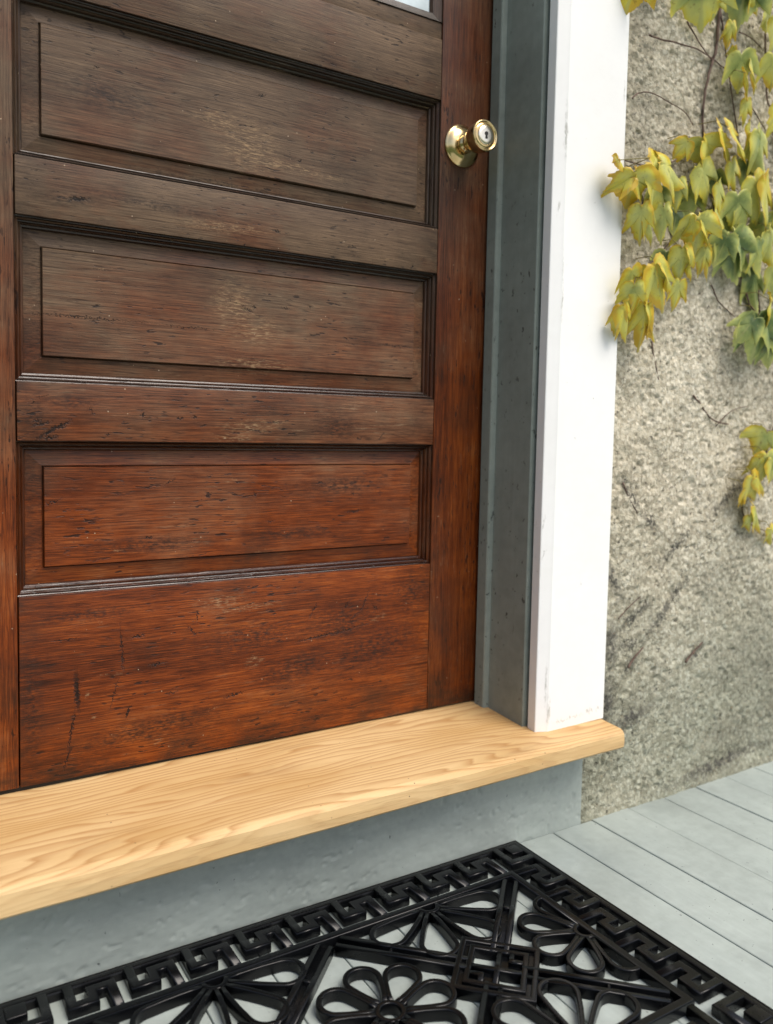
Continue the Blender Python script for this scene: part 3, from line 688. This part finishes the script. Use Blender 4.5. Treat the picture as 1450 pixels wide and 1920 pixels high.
# lattice: two crossing pairs of bars in each square, with a woven knot at the crossing
R2 = math.sqrt(0.5)
KNOT = 0.0465
def dc(c, a, b): return (c[0] + (a-b)*R2, c[1] + (a+b)*R2)
for ci in range(2):
    c = (U0+CELL*(ci+0.5), V0+CELL*0.5); far = CELL*R2 - 0.004
    for rot in range(4):
        ca, sa = [(1, 0), (0, 1), (-1, 0), (0, -1)][rot]
        def rd(a, b): return dc(c, a*ca-b*sa, a*sa+b*ca)
        mid = KNOT + (far-KNOT)*0.52
        for s in (-1, 1):
            bar('lattice_bar', [rd(0.0300, s*0.0082), rd(far-0.010, s*0.0082)], 0.0078, 0.0143 if rot % 2 else 0.0140)
        p = MB(); bar_mesh(p, [rd(KNOT, 0), rd(far-0.006, 0)], 0.0150, 0.0080); p.build('lattice_web', M['rubber'], mat_o)
        bar('lattice_tie', [rd(mid, -0.0085), rd(mid, 0.0085)], 0.0040, 0.0132)
    bar('knot_square', [dc(c, -KNOT, -KNOT), dc(c, KNOT, -KNOT), dc(c, KNOT, KNOT), dc(c, -KNOT, KNOT)], 0.0074, 0.0142, True)
    k2 = 0.0335
    bar('knot_square', [dc(c, -k2, -k2), dc(c, k2, -k2), dc(c, k2, k2), dc(c, -k2, k2)], 0.0074, 0.0141, True)
    bar('knot_web', [dc(c, -0.040, -0.040), dc(c, 0.040, -0.040), dc(c, 0.040, 0.040), dc(c, -0.040, 0.040)], 0.0090, 0.0095, True)
    bar('knot_cross', [dc(c, 0.0030, -k2), dc(c, 0.0030, k2)], 0.0075, 0.0142)
    bar('knot_cross', [dc(c, -k2, 0.0010), dc(c, k2, 0.0010)], 0.0075, 0.0139)
    for sgn in (-1, 1):
        q = 0.0165
        bar('knot_link', [dc(c, sgn*q, -sgn*k2), dc(c, sgn*q, -sgn*q), dc(c, sgn*k2, -sgn*q)], 0.0070, 0.0140)
        p = MB(); w0 = [dc(c, sgn*0.002, -sgn*0.002), dc(c, sgn*0.034, -sgn*0.002), dc(c, sgn*0.034, -sgn*0.034), dc(c, sgn*0.002, -sgn*0.034)]
        top = [Pm(*q_, 0.0080) for q_ in w0]; lo = [Pm(*q_, 0.001) for q_ in w0]
        p.add(top+lo, [(0, 1, 2, 3), (7, 6, 5, 4), (0, 4, 5, 1), (1, 5, 6, 2), (2, 6, 7, 3), (3, 7, 4, 0)]); p.build('knot_web', M['rubber'], mat_o)

def petal(hub, ang, r0, L, wd, clip=None):
    """teardrop loop; ang in mat coordinates"""
    ca, sa = math.cos(ang), math.sin(ang); pts = []
    N = 30; rt = wd
    cx = L - rt
    pts.append((r0, 0.0026)); 
    for i in range(3):
        t = (i+1)/4; pts.append((r0+(cx*0.86-r0)*t, 0.0026+(rt*0.93-0.0026)*(t**0.85)))
    for i in range(17):
        a = math.pi*0.56 - math.pi*1.12*i/16; pts.append((cx+rt*math.cos(a), rt*math.sin(a)))
    for i in range(3):
        t = (3-i)/4; pts.append((r0+(cx*0.86-r0)*t, -0.0026-(rt*0.93-0.0026)*(t**0.85)))
    pts.append((r0, -0.0026))
    P = [(hub[0]+x*ca-y*sa, hub[1]+x*sa+y*ca) for x, y in pts]
    if clip: P = [p for p in P if clip(p)]
    return bar('petal', P, 0.0064, 0.0142)
def ring(c, r, name='flower_hub', a0=0, a1=2*math.pi, n=22):
    full = abs(a1-a0-2*math.pi) < 1e-6
    pts = [(c[0]+r*math.cos(a0+(a1-a0)*i/(n if full else n-1)), c[1]+r*math.sin(a0+(a1-a0)*i/(n if full else n-1))) for i in range(n)]
    bar(name, pts, 0.0062, 0.0146, full)
# whole flower in the middle diamond
fc = (U0+CELL, V0+CELL*0.5)
ring(fc, 0.0150)
for i in range(8): petal(fc, math.radians(45*i), 0.0165, 0.0830, 0.0208)
# half flowers on the long sides (four petals) and on the short sides (five, the outer two cut by the border)
for ci in range(2):
    uc = U0+CELL*(ci+0.5)
    for v, s in ((V0+0.004, 1), (V1-0.004, -1)):
        ring((uc, v), 0.0135, a0=0 if s > 0 else math.pi, a1=math.pi if s > 0 else 2*math.pi, n=12)
        for a in (19, 66, 114, 161): petal((uc, v), math.radians(a*s), 0.0150, 0.1055, 0.0225)
for u, s in ((U0+0.003, 0), (U1-0.003, 180)):
    vc = V0+CELL*0.5
    ring((u, vc), 0.0135, a0=math.radians(-90+s), a1=math.radians(90+s), n=12)
    for a in (-45, 0, 45): petal((u, vc), math.radians(a+s), 0.0150, 0.0850 if a else 0.0810, 0.0205)
    for a in (-90, 90):
        petal((u, vc), math.radians(a+s), 0.0150, 0.0870, 0.0200, clip=(lambda p: p[0] > U0-0.002) if s == 0 else (lambda p: p[0] < U1+0.002))

# ------------------------------------------------------------------ ivy
def wall_pt(px, py, off):
    """point of the wall seen at a spot of the photograph (1450 x 1920), 'off' metres in front of the stucco"""
    r = RGT*((px-725)/1545.25) - UPV*((py-909.42)/1545.25) + FWD
    t = (YW-off-CAM.y)/r.y
    return CAM + r*t
_B = [(0, 0.05), (0.13, -0.06), (0.27, -0.07), (0.40, 0.00), (0.49, 0.12), (0.545, 0.28), (0.60, 0.46), (0.66, 0.74), (0.53, 0.625), (0.42, 0.565), (0.33, 0.555), (0.295, 0.66), (0.235, 0.77), (0.15, 0.885), (0.075, 0.955), (0, 1.08)]
OUT = [_B[0]]
for _a, _b in zip(_B[:-1], _B[1:]):                     # small teeth along the margin
    _m = ((_a[0]+_b[0])/2, (_a[1]+_b[1])/2); _l = math.hypot(_b[0]-_a[0], _b[1]-_a[1])
    _nx, _ny = (_b[1]-_a[1])/_l, -(_b[0]-_a[0])/_l
    _f = 0.62
    OUT += [(_a[0]+(_b[0]-_a[0])*_f+_nx*0.020, _a[1]+(_b[1]-_a[1])*_f+_ny*0.020), _b]
OUTLINE = OUT + [(-x, y) for x, y in OUT[-2:0:-1]]
def leaf(parent, base, tip, hw, tone, off, tilt=0.0, fold=0.25, droop=0.22, lob=1.0):
    B = wall_pt(*base, off); T = wall_pt(*tip, max(0.006, off*0.55))
    ax = (T-B); L = ax.length; ax.normalize()
    n = Vector((-0.48+tilt*0.7+random.uniform(-0.22, 0.18), -1, 0.45+random.uniform(-0.15, 0.30))); n = (n - ax*n.dot(ax)).normalized()
    sd = ax.cross(n).normalized()
    # half width in metres, seen obliquely
    Wm = max(0.010, hw*1.38*(B-CAM).dot(FWD)/1545.25)
    rs = (0.0, 0.22, 0.48, 0.74, 0.90, 1.0)
    no = len(OUTLINE); vs = []; dat = []; cy = 0.22
    jit = [1+random.uniform(-0.05, 0.05) for _ in range(no)]
    asym = random.uniform(-0.12, 0.12); curl = random.uniform(0.6, 1.4); ph = random.uniform(0, 6)
    for ri, r in enumerate(rs):
        for i, (ox, oy) in enumerate(OUTLINE):
            if abs(ox) > 0.35 and oy > 0.5: oy = 0.5+(oy-0.5)*lob
            x = ox*(1+asym*(1 if ox > 0 else -1))*jit[i]; y = cy+(oy*(1 if oy < 1 else 1)-cy)*jit[i]
            X = r*x; Y = cy + r*(y-cy)
            ang = math.atan2(X, Y-0.02)
            z = 0.0
            z -= fold*abs(X)*0.75*(1-0.3*Y)                               # sides fall back from the midrib
            z += 0.055*math.cos(ang*6.4)*min(r, 0.85)**1.5*curl                       # puffed between veins
            z -= droop*(Y**2)*0.55 + 0.16*curl*max(0, r-0.6)*(1+math.sin(3*ang+ph))
            z += 0.04*math.sin(2.5*Y*3+ph)*r
            P = B + ax*(Y*L) + sd*(X/0.60*Wm) + n*(z*L*0.62)
            if P.y > YW-0.003: P.y = YW-0.003
            vs.append(P)
            dv = min(abs(ang-a) for a in (0, 0.98, -0.98, 2.0, -2.0))
            vein = 1.0 if (i in (0, no//2) or dv < 0.05) else max(0.0, 1-dv*4.5)
            dat.append((r, vein if r > 0.01 else 0.8, min(1, tone+0.10), 1))
    fs = []
    for ri in range(len(rs)-1):
        for i in range(no):
            j = (i+1) % no
            if ri == 0: fs.append((i, no+i, no+j))
            else: fs.append((ri*no+i, (ri+1)*no+i, (ri+1)*no+j, ri*no+j))
    mb = MB(); mb.add(vs, fs, True); o = mb.build('leaf', M['leaf'], parent)
    at = o.data.color_attributes.new('leafdata', 'FLOAT_COLOR', 'POINT')
    at.data.foreach_set('color', np.array(dat, dtype=np.float32).ravel())
    # petiole back to the wall
    return B
def petiole(parent, B, up):
    e = Vector((max(B.x+random.uniform(-0.01, 0.012), 1.022+random.uniform(0, 0.01)), YW-0.004, B.z+up)); m = (B+e)/2 + Vector((0, -0.004, 0.006))
    if B.x < 1.03: m = Vector((1.020, min(B.y, -0.158), (B.z+e.z)/2+0.006))
    mb = MB(); mb.tube([B+Vector((0, 0.001, -0.003)), m, e], [0.0007, 0.0007, 0.0009], 5); mb.build('leaf_stalk', M['petiole'], parent)
M['petiole'] = simple('leaf_stalk_green', (0.24, 0.20, 0.06), 0.5)
ivy = empty('ivy_vine', tuple(wall_pt(1325, 300, 0.0)), label='yellow green ivy vine climbing the stucco wall beside the white casing', cat='ivy')
LV = [  # base, tip, half width px, tone (0 gold .. 1 green), distance off the wall, tilt
    ((1196, -48), (1172, 27), 34, .15, .055, -.3), ((1318, -46), (1315, 54), 44, .50, .045, -.2), ((1340, -20), (1335, 42), 20, .45, .03, .1),
    ((1404, -50), (1384, 50), 40, .85, .035, .2), ((1412, -40), (1420, 28), 20, .25, .05, .3), ((1374, 40), (1363, 92), 11, .15, .03, .5), ((1377, 86), (1367, 112), 9, .15, .03, .3),
    ((1392, 98), (1386, 172), 30, .60, .045, .1), ((1408, 110), (1421, 174), 18, .35, .045, .4), ((1399, 133), (1403, 188), 15, .10, .06, .3),
    ((1452, 100), (1448, 170), 22, .35, .04, 0), ((1440, 18), (1437, 62), 16, .45, .03, .2),
    ((1402, 186), (1396, 238), 13, .30, .03, .3), ((1406, 228), (1404, 270), 12, .15, .045, .4),
    ((1352, 238), (1372, 302), 33, .28, .055, .1), ((1368, 236), (1405, 296), 25, .22, .060, .3),
    ((1318, 256), (1313, 308), 38, .42, .045, -.1), ((1322, 262), (1337, 320), 26, .22, .05, .1), ((1292, 262), (1262, 296), 18, .06, .055, -.4),
    ((1222, 300), (1252, 390), 42, .30, .070, 0), ((1240, 300), (1288, 350), 28, .26, .068, .2), ((1190, 318), (1176, 388), 40, .20, .075, -.1), ((1188, 330), (1134, 358), 20, .08, .070, -.4), ((1196, 325), (1208, 378), 22, .20, .072, .1),
    ((1160, 296), (1166, 322), 14, .18, .072, -.2), ((1274, 335), (1268, 396), 16, .45, .035, .1),
    ((1318, 308), (1330, 384), 28, .48, .05, .2), ((1308, 312), (1307, 356), 16, .50, .045, -.2), ((1374, 302), (1382, 368), 18, .25, .045, .1),
    ((1424, 242), (1434, 340), 26, .48, .05, .2), ((1414, 250), (1412, 310), 16, .40, .045, -.2), ((1348, 342), (1352, 412), 16, .38, .05, .1),
    ((1386, 362), (1378, 432), 26, .62, .045, 0), ((1398, 366), (1395, 444), 20, .58, .045, .2), ((1416, 330), (1424, 420), 30, .42, .055, 0), ((1436, 330), (1440, 438), 24, .22, .06, .3),
    ((1296, 352), (1290, 415), 28, .72, .02, 0), ((1204, 384), (1200, 456), 21, .26, .065, -.2), ((1212, 384), (1225, 457), 17, .30, .062, .2), ((1246, 384), (1239, 454), 17, .36, .045, 0),
    ((1311, 404), (1303, 476), 34, .38, .06, 0), ((1306, 412), (1278, 442), 18, .12, .065, -.3), ((1316, 410), (1334, 468), 20, .30, .058, .3), ((1342, 386), (1362, 432), 26, .52, .035, .2),
    ((1374, 436), (1381, 528), 38, .88, .05, 0), ((1366, 438), (1339, 499), 22, .82, .052, -.3), ((1384, 438), (1411, 512), 24, .80, .05, .3), ((1428, 444), (1424, 518), 26, .58, .05, .1), ((1444, 430), (1450, 500), 24, .45, .05, .2),
    ((1324, 462), (1310, 518), 14, .30, .045, -.1), ((1328, 462), (1327, 525), 12, .26, .045, .2), ((1280, 462), (1272, 531), 21, .28, .055, -.1), ((1290, 464), (1299, 526), 15, .18, .055, .2),
    ((1226, 494), (1245, 580), 34, .26, .055, 0), ((1238, 490), (1267, 548), 20, .20, .055, .3), ((1216, 500), (1212, 566), 16, .34, .05, -.2), ((1250, 470), (1240, 505), 20, .80, .02, 0), ((1276, 526), (1262, 583), 15, .16, .04, .1),
    ((1186, 502), (1178, 552), 24, .14, .062, -.1), ((1190, 530), (1182, 592), 20, .24, .066, -.1), ((1200, 536), (1198, 594), 16, .22, .064, .2), ((1174, 570), (1176, 641), 22, .18, .062, 0), ((1166, 575), (1153, 630), 14, .12, .060, -.3),
    ((1212, 572), (1198, 658), 18, .18, .058, 0), ((1214, 566), (1227, 640), 15, .24, .058, .3),
    ((1412, 500), (1420, 585), 24, .95, .018, 0), ((1424, 588), (1412, 680), 36, .86, .05, 0), ((1418, 594), (1378, 644), 22, .78, .052, -.3), ((1438, 590), (1458, 660), 26, .80, .05, .3), ((1446, 560), (1446, 606), 20, .20, .065, .1),
    ((1446, 640), (1444, 692), 20, .80, .03, 0), ((1452, 500), (1450, 565), 14, .60, .04, 0), ((1440, 400), (1432, 460), 24, .66, .03, 0), ((1360, 398), (1352, 452), 22, .80, .015, 0), ((1270, 395), (1262, 440), 18, .82, .012, 0), ((1400, 300), (1396, 352), 20, .82, .015, 0), ((1340, 322), (1344, 372), 20, .75, .016, 0), ((1236, 350), (1228, 400), 20, .70, .02, 0),
    # a few beyond the frame
    ((1475, 20), (1478, 110), 36, .5, .05, 0), ((1490, 180), (1485, 270), 38, .4, .05, .1), ((1480, 330), (1486, 420), 38, .6, .05, 0), ((1490, 460), (1484, 560), 40, .7, .05, .1), ((1500, 570), (1495, 660), 40, .8, .05, 0), ((1350, -120), (1346, -40), 40, .5, .05, 0), ((1260, -110), (1262, -30), 40, .4, .05, 0), ((1420, -140), (1426, -60), 40, .6, .05, 0),
]
for i, (b_, t_, hw, tone, off, tilt) in enumerate(LV):
    B = leaf(ivy, b_, t_, hw, tone, off, tilt, fold=random.uniform(-0.04, 0.17), droop=random.uniform(0.02, 0.16))
    if i % 3 == 0: petiole(ivy, B, random.uniform(0.010, 0.022))
def vine_stem(parent, px, rad, off=0.006, name='stem'):
    pts = [wall_pt(x, y, off) for x, y in px]
    q = []
    for i in range(len(pts)-1):                            # light smoothing with a natural wobble
        for k in range(4):
            t = k/4; p0 = pts[max(i-1, 0)]; p1 = pts[i]; p2 = pts[i+1]; p3 = pts[min(i+2, len(pts)-1)]
            q.append(0.5*((2*p1) + (p2-p0)*t + (2*p0-5*p1+4*p2-p3)*t*t + (3*p1-p0-3*p2+p3)*t*t*t) + Vector((random.uniform(-1, 1), random.uniform(-1, 0.3), random.uniform(-1, 1)))*rad*0.35)
    q.append(pts[-1]); r0, r1 = rad, rad*0.55
    mb = MB(); mb.tube(q, [r0+(r1-r0)*i/(len(q)-1) for i in range(len(q))], 6); return mb.build(name, M['stem'], parent)
for px, r in (([(1352, -60), (1349, 14), (1343, 91), (1335, 118), (1325, 159), (1318, 205), (1320, 262), (1330, 330), (1345, 420)], .0030), ([(1350, 10), (1356, 60), (1363, 112), (1380, 230), (1396, 330)], .0017),
        ([(1436, -40), (1435, 57), (1438, 182), (1449, 215), (1452, 330)], .0020), ([(1218, 66), (1240, 74), (1275, 82), (1309, 93), (1335, 110), (1362, 132)], .0018), ([(1288, 40), (1310, 78), (1334, 112)], .0015),
        ([(1186, 184), (1197, 175), (1220, 174), (1254, 191), (1284, 210), (1300, 236)], .0013), ([(1409, 200), (1422, 222), (1436, 246)], .0012), ([(1334, 534), (1347, 564), (1362, 580), (1378, 594)], .0014),
        ([(1388, 512), (1398, 545), (1408, 575), (1424, 590)], .0024), ([(1412, 470), (1420, 540), (1425, 592), (1440, 640)], .0026), ([(1318, 262), (1270, 300), (1215, 310), (1170, 300)], .0016), ([(1330, 330), (1300, 400), (1260, 450), (1215, 500), (1185, 520)], .0018), ([(1345, 420), (1370, 440), (1425, 445), (1460, 440)], .0020),
        ([(1185, 520), (1178, 560), (1205, 575)], .0013), ([(1205, 385), (1206, 372), (1200, 360)], .0012), ([(1386, 60), (1410, 72), (1432, 96)], .0012)):
    vine_stem(ivy, px, r)
sprig = empty('ivy_sprig', tuple(wall_pt(1435, 900, 0.0)), label='small golden ivy sprig hanging low on the wall at the right edge', cat='ivy')
for b_, t_, hw, tone, off, tilt in (((1440, 808), (1416, 852), 26, .45, .045, -.1), ((1440, 850), (1426, 908), 26, .40, .05, 0), ((1426, 858), (1415, 890), 12, .30, .045, -.3), ((1450, 855), (1456, 905), 22, .34, .05, .3),
        ((1412, 890), (1421, 941), 20, .22, .045, 0), ((1420, 892), (1439, 929), 14, .20, .045, .3), ((1398, 918), (1396, 949), 14, .04, .035, 0), ((1414, 948), (1434, 999), 13, .22, .035, .2), ((1406, 966), (1408, 999), 9, .05, .03, 0), ((1446, 990), (1450, 1024), 12, .25, .03, 0), ((1480, 820), (1478, 890), 34, .4, .04, 0)):
    B = leaf(sprig, b_, t_, hw, tone, off, tilt, fold=random.uniform(0.2, 0.45), droop=random.uniform(0.15, 0.35))
    petiole(sprig, B, random.uniform(0.01, 0.02))
for px, r in (([(1470, 805), (1430, 808), (1408, 812)], .0013), ([(1452, 800), (1436, 850), (1415, 890), (1396, 925), (1392, 960), (1410, 985), (1440, 1000), (1462, 1030)], .0018)):
    vine_stem(sprig, px, r)
# dead tendrils that once held the vine, still stuck to the wall
dead = empty('dead_tendrils', tuple(wall_pt(1290, 960, 0.0)), label='dry dark tendril remnants stuck to the bare lower stucco', cat='tendrils')
for px, r in (([(1300, 742), (1314, 758), (1330, 782), (1348, 792), (1366, 795)], .0019), ([(1168, 905), (1180, 935), (1196, 962)], .0016), ([(1286, 1242), (1300, 1222), (1318, 1204)], .0024), ([(1178, 1252), (1190, 1232), (1206, 1214)], .0022),
        ([(1222, 640), (1226, 670), (1236, 715)], .0017), ([(1342, 800), (1372, 770), (1402, 762)], .0010), ([(1160, 1160), (1188, 1130), (1230, 1095)], .0010)):
    vine_stem(dead, px, r, 0.0035, 'tendril')
